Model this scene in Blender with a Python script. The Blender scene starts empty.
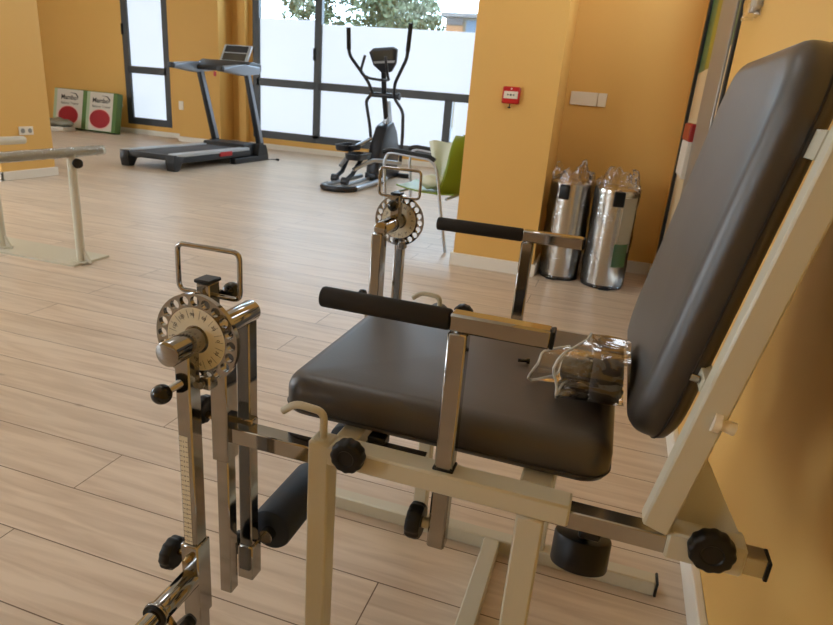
import bpy, bmesh, math, random
from mathutils import Vector, Matrix
random.seed(7)
S = bpy.context.scene
COL = S.collection
PI = math.pi
V3 = Vector

WORLD, FRONT, FROST, FILL_PANEL = 9.0, 9.0, .78, 7.0
# ------------------------------------------------------------------ materials
def srgb(r, g, b):
    f = lambda c: (c/255/12.92) if c/255 <= .04045 else ((c/255+.055)/1.055)**2.4
    return (f(r), f(g), f(b), 1)

def mat(name, color, rough=.5, metal=0, spec=.5, bump=None, noise=None, emit=None, coat=0, alpha=None, trans=0):
    m = bpy.data.materials.new(name); m.use_nodes = True
    nt = m.node_tree; b = nt.nodes['Principled BSDF']
    b.inputs['Base Color'].default_value = color
    b.inputs['Roughness'].default_value = rough
    b.inputs['Metallic'].default_value = metal
    b.inputs['Specular IOR Level'].default_value = spec
    b.inputs['Coat Weight'].default_value = coat; b.inputs['Coat Roughness'].default_value = .45
    b.inputs['Transmission Weight'].default_value = trans
    if alpha is not None: b.inputs['Alpha'].default_value = alpha
    tc = nt.nodes.new('ShaderNodeTexCoord')
    if noise:   # (scale, amount)
        n = nt.nodes.new('ShaderNodeTexNoise'); n.inputs['Scale'].default_value = noise[0]; n.inputs['Detail'].default_value = 4
        nt.links.new(tc.outputs['Object'], n.inputs['Vector'])
        mx = nt.nodes.new('ShaderNodeMix'); mx.data_type = 'RGBA'
        mx.inputs['A'].default_value = tuple(c*(1-noise[1]) for c in color[:3])+(1,)
        mx.inputs['B'].default_value = tuple(min(1, c*(1+noise[1])) for c in color[:3])+(1,)
        nt.links.new(n.outputs['Fac'], mx.inputs['Factor']); nt.links.new(mx.outputs['Result'], b.inputs['Base Color'])
    if bump:    # (scale, strength, distance)
        n = nt.nodes.new('ShaderNodeTexNoise'); n.inputs['Scale'].default_value = bump[0]; n.inputs['Detail'].default_value = 6
        nt.links.new(tc.outputs['Object'], n.inputs['Vector'])
        bp = nt.nodes.new('ShaderNodeBump'); bp.inputs['Strength'].default_value = bump[1]; bp.inputs['Distance'].default_value = bump[2]
        nt.links.new(n.outputs['Fac'], bp.inputs['Height']); nt.links.new(bp.outputs['Normal'], b.inputs['Normal'])
    if emit:
        b.inputs['Emission Color'].default_value = emit[0]; b.inputs['Emission Strength'].default_value = emit[1]
    return m

M = {}
M['wall'] = mat('wall_paint', srgb(224, 178, 100), .6, spec=.3, bump=(180, .12, .001), noise=(1.5, .02))
M['ceiling'] = mat('ceiling_paint', srgb(238, 234, 224), .8)
M['skirting'] = mat('skirting_board', srgb(232, 226, 214), .4)
M['cream'] = mat('cream_steel', srgb(199, 193, 173), .38, spec=.45, bump=(420, .04, .0004))
M['chrome'] = mat('chrome', (.36, .35, .335, 1), .08, 1)
M['steel'] = mat('brushed_steel', (.42, .41, .39, 1), .24, 1)
M['black'] = mat('black_plastic', srgb(11, 11, 12), .42, spec=.35)
M['gloss_black'] = mat('glossy_black', srgb(10, 10, 10), .12)
M['grip'] = mat('foam_grip', srgb(40, 37, 34), .75, spec=.25, bump=(500, .2, .0006))
M['foam'] = mat('dark_foam', srgb(22, 34, 48), .6, spec=.5, bump=(350, .3, .0008))
M['vinyl'] = mat('dark_vinyl', srgb(44, 37, 30), .42, spec=.9, coat=.2, bump=(260, .25, .0006), noise=(6, .06))
M['piping'] = mat('vinyl_piping', srgb(30, 25, 20), .5)
M['brass'] = mat('brass_bolt', srgb(168, 148, 112), .25, 1)
M['label'] = mat('dial_label', srgb(226, 220, 200), .5)
M['ink'] = mat('printed_ink', srgb(30, 28, 26), .6)
M['frame_grey'] = mat('window_frame', srgb(66, 70, 74), .45)
M['white_pl'] = mat('white_plastic', srgb(232, 222, 204), .4)
M['red_pl'] = mat('red_plastic', srgb(190, 20, 24), .35)
M['red_print'] = mat('red_print', srgb(150, 12, 28), .5)
M['card'] = mat('white_card', srgb(206, 198, 184), .6)
M['green_card'] = mat('green_card', srgb(84, 116, 58), .6)
M['pale_green_card'] = mat('pale_green_card', srgb(168, 184, 148), .6)
M['kraft'] = mat('brown_block', srgb(50, 42, 36), .7, noise=(20, .15))
M['tm_black'] = mat('treadmill_black', srgb(34, 36, 40), .45)
M['tm_belt'] = mat('treadmill_belt', srgb(62, 66, 72), .6, noise=(60, .1))
M['tm_silver'] = mat('treadmill_silver', srgb(150, 158, 170), .35, .4)
M['tm_side'] = mat('treadmill_side_rail', srgb(186, 192, 198), .35)
M['tm_screen'] = mat('console_screen', srgb(70, 66, 56), .15)
M['el_black'] = mat('elliptical_black', srgb(30, 34, 44), .35)
M['el_silver'] = mat('elliptical_silver', srgb(176, 182, 190), .3, .7)
M['green_pl'] = mat('green_shell', srgb(122, 146, 30), .4)
M['pale_sheet'] = mat('pale_sheet', srgb(225, 228, 210), .5)  # colour of the white bag, and of the glare on the chair back
M['bin'] = mat('bin_steel', (.62, .60, .57, 1), .2, 1)
M['green_label'] = mat('green_label', srgb(0, 140, 70), .4)
M['paper'] = mat('paper', srgb(238, 232, 222), .6)
M['alu'] = mat('aluminium_stile', srgb(150, 146, 138), .4, .5)
M['olive'] = mat('olive_panel', srgb(150, 138, 30), .5)
M['dgreen'] = mat('dark_green_panel', srgb(18, 96, 56), .35)
M['cream_panel'] = mat('cream_panel', srgb(206, 184, 146), .4)
M['rubber'] = mat('rubber_gasket', srgb(20, 20, 20), .6)
M['leaf'] = mat('tree_leaf', srgb(74, 84, 56), .6, noise=(1.2, .35))
M['bark'] = mat('tree_bark', srgb(98, 80, 60), .9)
M['ext_wall'] = mat('render_wall', srgb(104, 92, 74), .8)
M['ext_roof'] = mat('roof_grey', srgb(86, 80, 78), .8)
M['ext_blue'] = mat('shutter_blue', srgb(70, 84, 98), .7)
M['ext_orange'] = mat('terracotta_panel', srgb(124, 86, 56), .8)
M['ext_ground'] = mat('street_paving', srgb(96, 96, 92), .9)

def film_mat():    # thin clear wrapping: mostly clear with crinkled glints
    m = bpy.data.materials.new('clear_film'); m.use_nodes = True; nt = m.node_tree; nt.nodes.clear()
    o = nt.nodes.new('ShaderNodeOutputMaterial'); t = nt.nodes.new('ShaderNodeBsdfTransparent'); g = nt.nodes.new('ShaderNodeBsdfGlossy')
    g.inputs['Roughness'].default_value = .12; g.inputs['Color'].default_value = (1, 1, 1, 1)
    t.inputs['Color'].default_value = (.93, .93, .92, 1)
    fr = nt.nodes.new('ShaderNodeFresnel'); fr.inputs['IOR'].default_value = 1.6
    tc = nt.nodes.new('ShaderNodeTexCoord'); n = nt.nodes.new('ShaderNodeTexNoise'); n.inputs['Scale'].default_value = 22; n.inputs['Detail'].default_value = 1.5; n.inputs['Distortion'].default_value = 1.2
    bp = nt.nodes.new('ShaderNodeBump'); bp.inputs['Strength'].default_value = .7; bp.inputs['Distance'].default_value = .01
    nt.links.new(tc.outputs['Object'], n.inputs['Vector']); nt.links.new(n.outputs['Fac'], bp.inputs['Height'])
    nt.links.new(bp.outputs['Normal'], g.inputs['Normal']); nt.links.new(bp.outputs['Normal'], fr.inputs['Normal'])
    ad = nt.nodes.new('ShaderNodeMath'); ad.operation = 'MULTIPLY_ADD'; ad.inputs[1].default_value = 1.3; ad.inputs[2].default_value = .02
    nt.links.new(fr.outputs['Fac'], ad.inputs[0])
    mx = nt.nodes.new('ShaderNodeMixShader'); nt.links.new(ad.outputs[0], mx.inputs['Fac']); nt.links.new(t.outputs[0], mx.inputs[1]); nt.links.new(g.outputs[0], mx.inputs[2])
    nt.links.new(mx.outputs[0], o.inputs['Surface']); return m
M['film'] = film_mat()
M['film_rim'] = mat('film_rim', srgb(235, 238, 240), .2, alpha=.85)  # white rim carries the bright highlight along the bag mouth

def glass_mat():
    m = bpy.data.materials.new('clear_glass'); m.use_nodes = True; nt = m.node_tree; nt.nodes.clear()
    o = nt.nodes.new('ShaderNodeOutputMaterial'); t = nt.nodes.new('ShaderNodeBsdfTransparent'); g = nt.nodes.new('ShaderNodeBsdfGlossy')
    g.inputs['Roughness'].default_value = .02; t.inputs['Color'].default_value = (.96, .97, .96, 1)
    mx = nt.nodes.new('ShaderNodeMixShader'); mx.inputs['Fac'].default_value = .06
    nt.links.new(t.outputs[0], mx.inputs[1]); nt.links.new(g.outputs[0], mx.inputs[2]); nt.links.new(mx.outputs[0], o.inputs['Surface']); return m
M['glass'] = glass_mat()
M['frost'] = mat('frosted_pane', srgb(140, 144, 148), .35, emit=((.76, .88, 1.0, 1), FROST))
M['frost_door'] = mat('daylit_door_pane', srgb(225, 228, 230), .35, emit=((.85, .92, 1.0, 1), 5.0))
M['frost_front'] = mat('daylit_front_pane', srgb(225, 228, 230), .35, emit=((.76, .88, 1.0, 1), FRONT))

def floor_mat():
    m = bpy.data.materials.new('oak_plank_floor'); m.use_nodes = True; nt = m.node_tree; b = nt.nodes['Principled BSDF']; L = nt.links.new
    N = nt.nodes.new
    tc = N('ShaderNodeTexCoord')
    mp = N('ShaderNodeMapping'); mp.inputs['Location'].default_value = (.37, -.0245+.0, 0)
    L(tc.outputs['Object'], mp.inputs['Vector'])
    br = N('ShaderNodeTexBrick'); br.offset = .43; br.offset_frequency = 2
    br.inputs['Scale'].default_value = 1; br.inputs['Brick Width'].default_value = 2.1; br.inputs['Row Height'].default_value = .183
    br.inputs['Mortar Size'].default_value = .0018; br.inputs['Mortar Smooth'].default_value = .3; br.inputs['Bias'].default_value = 0
    br.inputs['Color1'].default_value = (0, 0, 0, 1); br.inputs['Color2'].default_value = (1, 1, 1, 1); br.inputs['Mortar'].default_value = (.5, .5, .5, 1)
    L(mp.outputs[0], br.inputs['Vector'])
    sc = N('ShaderNodeMapping'); sc.inputs['Scale'].default_value = (1.2, 14, 1); L(tc.outputs['Object'], sc.inputs['Vector'])
    ofs = N('ShaderNodeVectorMath'); ofs.operation = 'ADD'; L(sc.outputs[0], ofs.inputs[0])
    sm = N('ShaderNodeVectorMath'); sm.operation = 'SCALE'; sm.inputs['Scale'].default_value = 9; L(br.outputs['Color'], sm.inputs[0]); L(sm.outputs[0], ofs.inputs[1])
    g = N('ShaderNodeTexNoise'); g.inputs['Scale'].default_value = 2.2; g.inputs['Detail'].default_value = 8; g.inputs['Distortion'].default_value = .8; L(ofs.outputs[0], g.inputs['Vector'])
    rp = N('ShaderNodeValToRGB'); L(g.outputs['Fac'], rp.inputs['Fac'])
    rp.color_ramp.elements[0].position = .3; rp.color_ramp.elements[0].color = srgb(198, 176, 153)
    rp.color_ramp.elements[1].position = .62; rp.color_ramp.elements[1].color = srgb(221, 203, 182)
    mx = N('ShaderNodeMix'); mx.data_type = 'RGBA'; mx.blend_type = 'MULTIPLY'; mx.inputs['Factor'].default_value = .11
    L(rp.outputs['Color'], mx.inputs['A']); L(br.outputs['Color'], mx.inputs['B'])
    # knots
    vs = N('ShaderNodeMapping'); vs.inputs['Scale'].default_value = (1.0, 2.4, 1); L(tc.outputs['Object'], vs.inputs['Vector'])
    vo = N('ShaderNodeTexVoronoi'); vo.inputs['Scale'].default_value = 2.1; L(vs.outputs[0], vo.inputs['Vector'])
    kr = N('ShaderNodeValToRGB'); L(vo.outputs['Distance'], kr.inputs['Fac']); kr.color_ramp.elements[0].position = .01; kr.color_ramp.elements[0].color = (.45, .42, .4, 1); kr.color_ramp.elements[1].position = .055; kr.color_ramp.elements[1].color = (1, 1, 1, 1)
    mk = N('ShaderNodeMix'); mk.data_type = 'RGBA'; mk.blend_type = 'MULTIPLY'; mk.inputs['Factor'].default_value = .7
    L(mx.outputs['Result'], mk.inputs['A']); L(kr.outputs['Color'], mk.inputs['B'])
    ms = N('ShaderNodeMix'); ms.data_type = 'RGBA'; L(br.outputs['Fac'], ms.inputs['Factor']); L(mk.outputs['Result'], ms.inputs['A']); ms.inputs['B'].default_value = srgb(112, 90, 70)
    L(ms.outputs['Result'], b.inputs['Base Color'])
    rr = N('ShaderNodeMapRange'); rr.inputs['To Min'].default_value = .30; rr.inputs['To Max'].default_value = .46; L(g.outputs['Fac'], rr.inputs['Value']); L(rr.outputs[0], b.inputs['Roughness'])
    b.inputs['Specular IOR Level'].default_value = .5
    bp = N('ShaderNodeBump'); bp.inputs['Strength'].default_value = .35; bp.inputs['Distance'].default_value = .002; L(g.outputs['Fac'], bp.inputs['Height'])
    b2 = N('ShaderNodeBump'); b2.invert = True; b2.inputs['Strength'].default_value = .6; b2.inputs['Distance'].default_value = .002; L(br.outputs['Fac'], b2.inputs['Height']); L(bp.outputs[0], b2.inputs['Normal'])
    L(b2.outputs[0], b.inputs['Normal'])
    return m
M['floor'] = floor_mat()

# ------------------------------------------------------------------ mesh helpers
class MB:
    """collects shapes in world coordinates, then links them as one mesh"""
    def __init__(s): s.bm = bmesh.new()
    def add(s, verts, faces, smooth=False):
        vs = [s.bm.verts.new(v) for v in verts]
        for f in faces:
            try:
                fc = s.bm.faces.new([vs[i] for i in f]); fc.smooth = smooth
            except ValueError: pass
        return vs
    def box(s, x0, x1, y0, y1, z0, z1, r=0, M4=None, seg=2):
        b = bmesh.new(); bmesh.ops.create_cube(b, size=1)
        for v in b.verts: v.co = V3(((x0+x1)/2+v.co.x*(x1-x0), (y0+y1)/2+v.co.y*(y1-y0), (z0+z1)/2+v.co.z*(z1-z0)))
        if r: bmesh.ops.bevel(b, geom=b.edges[:], offset=r, segments=(seg if r > .007 else 1), affect='EDGES', profile=.5)
        if M4: bmesh.ops.transform(b, matrix=M4, verts=b.verts)
        s.merge(b, r > .007); return s
    def merge(s, b, smooth=False):
        b.verts.index_update(); mp = [s.bm.verts.new(v.co) for v in b.verts]
        for f in b.faces:
            try: fc = s.bm.faces.new([mp[v.index] for v in f.verts]); fc.smooth = smooth
            except ValueError: pass
        b.free()
    def ring_loft(s, rings, closed=True, cap=True, smooth=True):
        """rings: list of lists of points"""
        vr = [[s.bm.verts.new(p) for p in r] for r in rings]; n = len(rings[0])
        for a, b in zip(vr, vr[1:]):
            for i in range(n if closed else n-1):
                j = (i+1) % n
                try: f = s.bm.faces.new((a[i], a[j], b[j], b[i])); f.smooth = smooth
                except ValueError: pass
        if cap and closed:
            for r in (vr[0][::-1], vr[-1]):
                try: s.bm.faces.new(r)
                except ValueError: pass
        return s
    def cyl(s, a, b, r0, r1=None, n=24, bev=0):
        a, b = V3(a), V3(b); r1 = r0 if r1 is None else r1
        d = (b-a).normalized(); up = V3((0, 0, 1)) if abs(d.z) < .9 else V3((1, 0, 0))
        u = d.cross(up).normalized(); w = d.cross(u).normalized()
        L = [(a, r0), (b, r1)]
        if bev: L = [(a, r0-bev), (a+d*bev*.3, r0-bev*.3), (a+d*bev, r0), (b-d*bev, r1), (b-d*bev*.3, r1-bev*.3), (b, r1-bev)]
        s.ring_loft([[c+(u*math.cos(2*PI*i/n)+w*math.sin(2*PI*i/n))*r for i in range(n)] for c, r in L]); return s
    def tube(s, pts, r, n=12, closed=False, fillet=0, fseg=5):
        P = [V3(p) for p in pts]
        if fillet:
            Q = []
            m = len(P)
            for i, p in enumerate(P):
                if not closed and i in (0, m-1): Q.append(p); continue
                a, b = P[i-1], P[(i+1) % m]
                da, db = (a-p), (b-p); f = min(fillet, da.length*.49, db.length*.49)
                A, B = p+da.normalized()*f, p+db.normalized()*f
                for k in range(fseg+1):
                    t = k/fseg; Q.append(A*(1-t)**2+p*2*t*(1-t)+B*t*t)
            P = Q
        m = len(P); rings = []; u = None
        for i, p in enumerate(P):
            if closed: t = (P[(i+1) % m]-P[i-1]).normalized()
            else: t = (P[min(i+1, m-1)]-P[max(i-1, 0)]).normalized()
            if u is None:
                up = V3((0, 0, 1)) if abs(t.z) < .9 else V3((1, 0, 0)); u = t.cross(up).normalized()
            else: u = (u-t*u.dot(t)).normalized()
            w = t.cross(u); rr = r[i] if isinstance(r, (list, tuple)) else r
            rings.append([p+(u*math.cos(2*PI*k/n)+w*math.sin(2*PI*k/n))*rr for k in range(n)])
        if closed: rings.append(rings[0]); s.ring_loft(rings, cap=False)
        else: s.ring_loft(rings)
        return s
    def prism(s, poly, d, r=0):
        """poly: 3D points, d: extrusion vector"""
        b = bmesh.new(); d = V3(d)
        vs = [b.verts.new(p) for p in poly]; ws = [b.verts.new(V3(p)+d) for p in poly]; n = len(poly)
        b.faces.new(vs); b.faces.new(ws[::-1])
        for i in range(n): b.faces.new((vs[i], ws[i], ws[(i+1) % n], vs[(i+1) % n]))
        if r: bmesh.ops.bevel(b, geom=b.edges[:], offset=r, segments=(2 if r > .007 else 1), affect='EDGES', profile=.5)
        s.merge(b, r > .007); return s
    def ball(s, c, r, n=16, sc=(1, 1, 1)):
        b = bmesh.new(); bmesh.ops.create_uvsphere(b, u_segments=n*2, v_segments=n, radius=r)
        for v in b.verts: v.co = V3((v.co.x*sc[0], v.co.y*sc[1], v.co.z*sc[2]))+V3(c)
        s.merge(b, True); return s
    def knob(s, c, axis, r, t, lobes=12):
        """scalloped hand knob; c centre of base, axis points outward"""
        c = V3(c); d = V3(axis).normalized(); up = V3((0, 0, 1)) if abs(d.z) < .9 else V3((1, 0, 0)); u = d.cross(up).normalized(); w = d.cross(u)
        n = lobes*8; rings = []
        for h, k in ((0, .86), (t*.12, .96), (t*.3, 1), (t*.75, 1), (t*.92, .95), (t, .84), (t, .5), (t*.93, .44), (t*.93, .02)):
            rings.append([c+d*h+(u*math.cos(2*PI*i/n)+w*math.sin(2*PI*i/n))*r*k*(1-.026*(1-math.cos(lobes*2*PI*i/n))*(1 if k > .6 else 0)) for i in range(n)])
        s.ring_loft(rings); return s
    def build(s, name, m, parent=None, M4=None, sharp=True):
        if M4 is not None: bmesh.ops.transform(s.bm, matrix=M4, verts=s.bm.verts)
        bmesh.ops.recalc_face_normals(s.bm, faces=s.bm.faces)
        org = world_origin(parent)
        if parent is None:
            xs = [v.co for v in s.bm.verts]
            org = V3(((min(c.x for c in xs)+max(c.x for c in xs))/2, (min(c.y for c in xs)+max(c.y for c in xs))/2, min(c.z for c in xs)))
        for v in s.bm.verts: v.co -= org
        me = bpy.data.meshes.new(name); s.bm.to_mesh(me); s.bm.free()
        if sharp:
            try: me.set_sharp_from_angle(angle=math.radians(40))
            except Exception: pass
        o = bpy.data.objects.new(name, me); COL.objects.link(o)
        for mm in (m if isinstance(m, (list, tuple)) else [m]): me.materials.append(mm)
        if parent is None: o.location = org
        else: o.parent = parent
        return o
ORG = {}
def world_origin(p):
    v = V3((0, 0, 0))
    while p is not None: v += V3(p.location); p = p.parent
    return v
def tag(o, label=None, cat=None, group=None, kind=None):
    if label: o['label'] = label
    if cat: o['category'] = cat
    if group: o['group'] = group
    if kind: o['kind'] = kind
    return o
def thing(name, label, cat, loc, group=None):
    o = bpy.data.objects.new(name, None); COL.objects.link(o); o.location = loc; o.empty_display_size = .1
    return tag(o, label, cat, group)
def struct(o): o['kind'] = 'structure'; return o

def rrect(w, h, r, n=6):
    P = []
    for cx, cy, a in ((w/2-r, h/2-r, 0), (-w/2+r, h/2-r, 90), (-w/2+r, -h/2+r, 180), (w/2-r, -h/2+r, 270)):
        for k in range(n+1):
            t = math.radians(a+90*k/n); P.append((cx+r*math.cos(t), cy+r*math.sin(t)))
    return P
def pad_mb(w, l, t, rc, re, M4, crown=0):
    """cushion: w x l outline with corner radius rc, thickness t, rounded edges re; local z 0..t"""
    mb = MB(); rings = []
    prof = []
    K = 6
    prof.append((0, re*.5)); prof.append((re*.25, re*.12)); prof.append((re*.5, 0))
    for k in range(K+1):
        a = PI/2*k/K; prof.append((t-re+re*math.sin(a), re*(1-math.cos(a))))
    for z, ins in prof:
        rings.append([V3((x, y, z)) for x, y in rrect(w-2*ins, l-2*ins, max(.004, rc-ins), 8)])
    for f in (.80, .55, .3, .1):
        rings.append([V3((x, y, t+crown*(1-f))) for x, y in [(p.x*f, p.y*f) for p in rings[K+3]]])
    mb.ring_loft(rings); bmesh.ops.transform(mb.bm, matrix=M4, verts=mb.bm.verts); return mb

def text_mb(s, size, M4, depth=.0004, bold=False):
    c = bpy.data.curves.new('t', 'FONT'); c.body = s; c.size = size; c.align_x = 'CENTER'; c.align_y = 'CENTER'; c.extrude = depth; c.resolution_u = 3
    if bold: c.offset = size*.02
    o = bpy.data.objects.new('t', c); COL.objects.link(o)
    dg = bpy.context.evaluated_depsgraph_get(); me = o.evaluated_get(dg).to_mesh()
    b = bmesh.new(); b.from_mesh(me); bmesh.ops.transform(b, matrix=M4, verts=b.verts)
    o.evaluated_get(dg).to_mesh_clear(); bpy.data.objects.remove(o); bpy.data.curves.remove(c); return b

def holed_disc(c, R, holes, hr, y0, y1, r_center, phase=0, rh=.049):
    """disc in the XZ plane with a ring of through holes, built as quads of a polar grid via 2D curve fill"""
    cu = bpy.data.curves.new('d', 'CURVE'); cu.dimensions = '2D'; cu.fill_mode = 'BOTH'; cu.extrude = (y1-y0)/2; cu.resolution_u = 2
    def circ(x, y, r, n=32):
        sp = cu.splines.new('POLY'); sp.points.add(n-1); sp.use_cyclic_u = True
        for i in range(n): sp.points[i].co = (x+r*math.cos(2*PI*i/n), y+r*math.sin(2*PI*i/n), 0, 1)
    circ(0, 0, R, 64); circ(0, 0, r_center, 32)
    for k in range(holes):
        a = 2*PI*k/holes+phase; circ(rh*math.cos(a), rh*math.sin(a), hr, 14)
    o = bpy.data.objects.new('d', cu); COL.objects.link(o)
    dg = bpy.context.evaluated_depsgraph_get(); me = o.evaluated_get(dg).to_mesh()
    b = bmesh.new(); b.from_mesh(me)
    M4 = Matrix.Translation((c[0], (y0+y1)/2, c[2])) @ Matrix.Rotation(PI/2, 4, 'X')
    bmesh.ops.transform(b, matrix=M4, verts=b.verts); o.evaluated_get(dg).to_mesh_clear(); bpy.data.objects.remove(o); bpy.data.curves.remove(cu)
    return b

# ------------------------------------------------------------------ camera
pitch, roll, yaw = (math.radians(a) for a in (19.356, 4.741, -16.436))
f = V3((math.sin(yaw)*math.cos(pitch), math.cos(yaw)*math.cos(pitch), -math.sin(pitch)))
r0 = V3((math.cos(yaw), -math.sin(yaw), 0)); u0 = r0.cross(f)
rr = r0*math.cos(roll)+u0*math.sin(roll); uu = -r0*math.sin(roll)+u0*math.cos(roll)
cam = bpy.data.cameras.new('camera'); co = bpy.data.objects.new('camera', cam); COL.objects.link(co)
co.matrix_world = Matrix(((rr.x, uu.x, -f.x, 0), (rr.y, uu.y, -f.y, 0), (rr.z, uu.z, -f.z, 1.1), (0, 0, 0, 1)))
cam.sensor_width = 36; cam.lens = 623/833*36; cam.clip_start = .02; cam.clip_end = 200
cam.dof.use_dof = True; cam.dof.focus_distance = .95; cam.dof.aperture_fstop = 14
S.camera = co

# ------------------------------------------------------------------ room shell
XL, XR, YB, YF, ZC = -11.0, .35, -3.2, 9.73, 3.5
struct(MB().box(XL-.2, XR+.2, YB-.2, YF+.25, -.1, 0).build('floor', M['floor']))
for o in (bpy.data.objects['floor'],):   # keep texture space in world metres
    d = V3(o.location)
    for v in o.data.vertices: v.co += d
    o.location = (0, 0, 0)
struct(MB().box(XL-.2, XR+.2, YB-.2, YF+.25, ZC, ZC+.1).build('ceiling', M['ceiling']))
def wall_with_holes(name, axis, a0, a1, t0, t1, holes, z1=ZC):
    """axis 'x': wall runs along x between a0..a1, thickness y t0..t1; holes (a0,a1,z0,z1)"""
    mb = MB(); xs = sorted(set([a0, a1]+[h[0] for h in holes]+[h[1] for h in holes]))
    for p, q in zip(xs, xs[1:]):
        cuts = sorted([(h[2], h[3]) for h in holes if h[0] <= p+1e-6 and h[1] >= q-1e-6]); z = 0
        for c0, c1 in cuts:
            if c0 > z+1e-6:
                mb.box(p, q, t0, t1, z, c0) if axis == 'x' else mb.box(t0, t1, p, q, z, c0)
            z = c1
        if z < z1-1e-6: mb.box(p, q, t0, t1, z, z1) if axis == 'x' else mb.box(t0, t1, p, q, z, z1)
    bmesh.ops.remove_doubles(mb.bm, verts=mb.bm.verts, dist=1e-5)
    return struct(mb.build(name, M['wall']))
W1 = (-8.66, -7.70, .165, 3.3)
W2 = (-6.05, -.2, .175, 3.3)
wall_with_holes('wall_far', 'x', XL, XR+.2, YF, YF+.2, [W1, W2])
WL = (.2, 4.2, .3, 2.6)       # side window of the left wall, behind the bars
WL2 = (5.6, 8.6, .3, 2.6)
wall_with_holes('wall_left', 'y', YB, YF+.2, XL-.2, XL, [WL])
WBk = (-8.5, -5.2, .3, 2.6)  # unseen back window, added for neutral light on the near faces
wall_with_holes('wall_back', 'x', XL-.2, XR+.2, YB-.2, YB, [WBk])
DR = (2.86, 4.37, 0, 2.3)
wall_with_holes('wall_right', 'y', YB, 4.65, XR, XR+.2, [DR])
struct(MB().box(-.43, XR+.2, 4.65, 4.85, 0, ZC).build('wall_alcove', M['wall']))
struct(MB().box(-.98, -.43, 4.10, 4.85, 0, ZC).build('wall_pier', M['wall']))
struct(MB().box(XR, XR+.2, 4.85, YF+.2, 0, ZC).build('wall_right_far', M['wall']))
struct(MB().box(-7.2, -5.555, 4.54, 5.15, 0, ZC).build('wall_pier_left', M['wall']))
struct(MB().box(-7.25, -6.43, 9.34, YF, 0, ZC).build('wall_pilaster', M['wall']))
struct(MB().box(-6.26, -6.12, 9.62, YF, 0, ZC).build('trim_1', M['wall']))
def base(name, boxes):
    mb = MB()
    for b in boxes: mb.box(*b, 0, .085, r=.003)
    return struct(mb.build(name, M['skirting']))
base('baseboard_far', [(XL, -7.25, YF-.02, YF), (-7.265, -6.415, 9.32, 9.34), (-6.43, -6.415, 9.34, YF-.02), (-6.415, -.8, YF-.02, YF)])
base('baseboard_right', [(XR-.02, XR, YB, DR[0]), (XR-.02, XR, DR[1], 4.65), (-.41, XR, 4.63, 4.65)])
base('baseboard_pier', [(-1.0, -.41, 4.08, 4.10), (-.43, -.41, 4.10, 4.63), (-1.0, -.98, 4.10, 4.85)])
base('baseboard_pier_left', [(-5.555, -5.535, 4.52, 5.17), (-7.2, -5.535, 4.52, 4.54)])
base('baseboard_left', [(XL, XL+.02, YB, YF-.02)]); base('baseboard_back', [(XL+.02, XR-.02, YB, YB+.02)])

def window(name, W, axis, face, vbars, hbars, panes, bar=.12, dep=.09, slot='frost'):
    """face: coordinate of the room side of the frame; axis 'x' or 'y'; vbars (a, z0, z1); hbars (z, a0, a1)"""
    a0, a1, z0, z1 = W; s = 1 if face > 0 and axis == 'x' else -1
    lo, hi = (face, face+dep*s) if s > 0 else (face+dep*s, face)
    def bx(mb, p, q, zz0, zz1, l=lo, h=hi):
        mb.box(p, q, l, h, zz0, zz1, r=.004) if axis == 'x' else mb.box(l, h, p, q, zz0, zz1, r=.004)
    mb = MB()
    bx(mb, a0, a0+bar, z0, z1); bx(mb, a1-bar, a1, z0, z1); bx(mb, a0+bar, a1-bar, z0, z0+bar); bx(mb, a0+bar, a1-bar, z1-bar, z1)
    for a, p, q in vbars: bx(mb, a-bar/2, a+bar/2, p, q)
    for z, p, q in hbars: bx(mb, p, q, z-bar/2, z+bar/2)
    fr = struct(mb.build(name, M['frame_grey']))
    m = (lo+hi)/2
    for k, (p, q, zz0, zz1, mt) in enumerate(panes):
        pm = MB(); bx(pm, p, q, zz0, zz1, m-.004, m+.004); pm.build('window_pane', M[mt], fr)
    return fr
# window_1: narrow one at the left; window_2: the wide one behind the trainer
w = window('window_1', W1, 'x', 9.73, [], [(1.10, W1[0]+.07, W1[1]-.07)],
       [(W1[0]+.07, W1[1]-.07, .235, 1.065, 'frost'), (W1[0]+.07, W1[1]-.07, 1.135, 2.4, 'frost'), (W1[0]+.07, W1[1]-.07, 2.4, 3.23, 'glass')])
MB().box(-8.655, -8.625, 9.70, 9.728, 1.66, 1.84, r=.004).build('window_handle', M['black'], w)
w = window('window_2', W2, 'x', 9.73, [(-4.87, .245, 3.23), (-2.64, .245, 1.04)], [(1.075, W2[0]+.07, -4.905), (1.075, -4.835, W2[1]-.07)],
       [(W2[0]+.07, -4.905, .245, 1.04, 'frost'), (-4.835, -2.62, .245, 1.04, 'frost'), (-2.55, W2[1]-.07, .245, 1.04, 'frost'),
        (W2[0]+.07, -4.905, 1.11, 2.05, 'frost'), (W2[0]+.07, -4.905, 2.05, 3.23, 'glass'), (-4.835, W2[1]-.07, 1.11, 2.00, 'frost'), (-4.835, W2[1]-.07, 2.00, 3.23, 'glass')])
MB().box(-4.935, -4.905, 9.70, 9.728, 1.46, 1.64, r=.004).build('window_handle', M['black'], w)
def big(name, W, axis, face, n, mt):
    a0, a1, z0, z1 = W; st = (a1-a0)/n
    return window(name, W, axis, face, [(a0+st*k, z0+.07, z1-.07) for k in range(1, n)], [],
        [(a0+st*k+.035, a0+st*(k+1)-.035, z0+.07, z1-.07, mt) for k in range(n)])
big('window_3', WL, 'y', XL, 4, 'frost_front'); big('window_4', WBk, 'x', YB, 2, 'frost_front')

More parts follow.
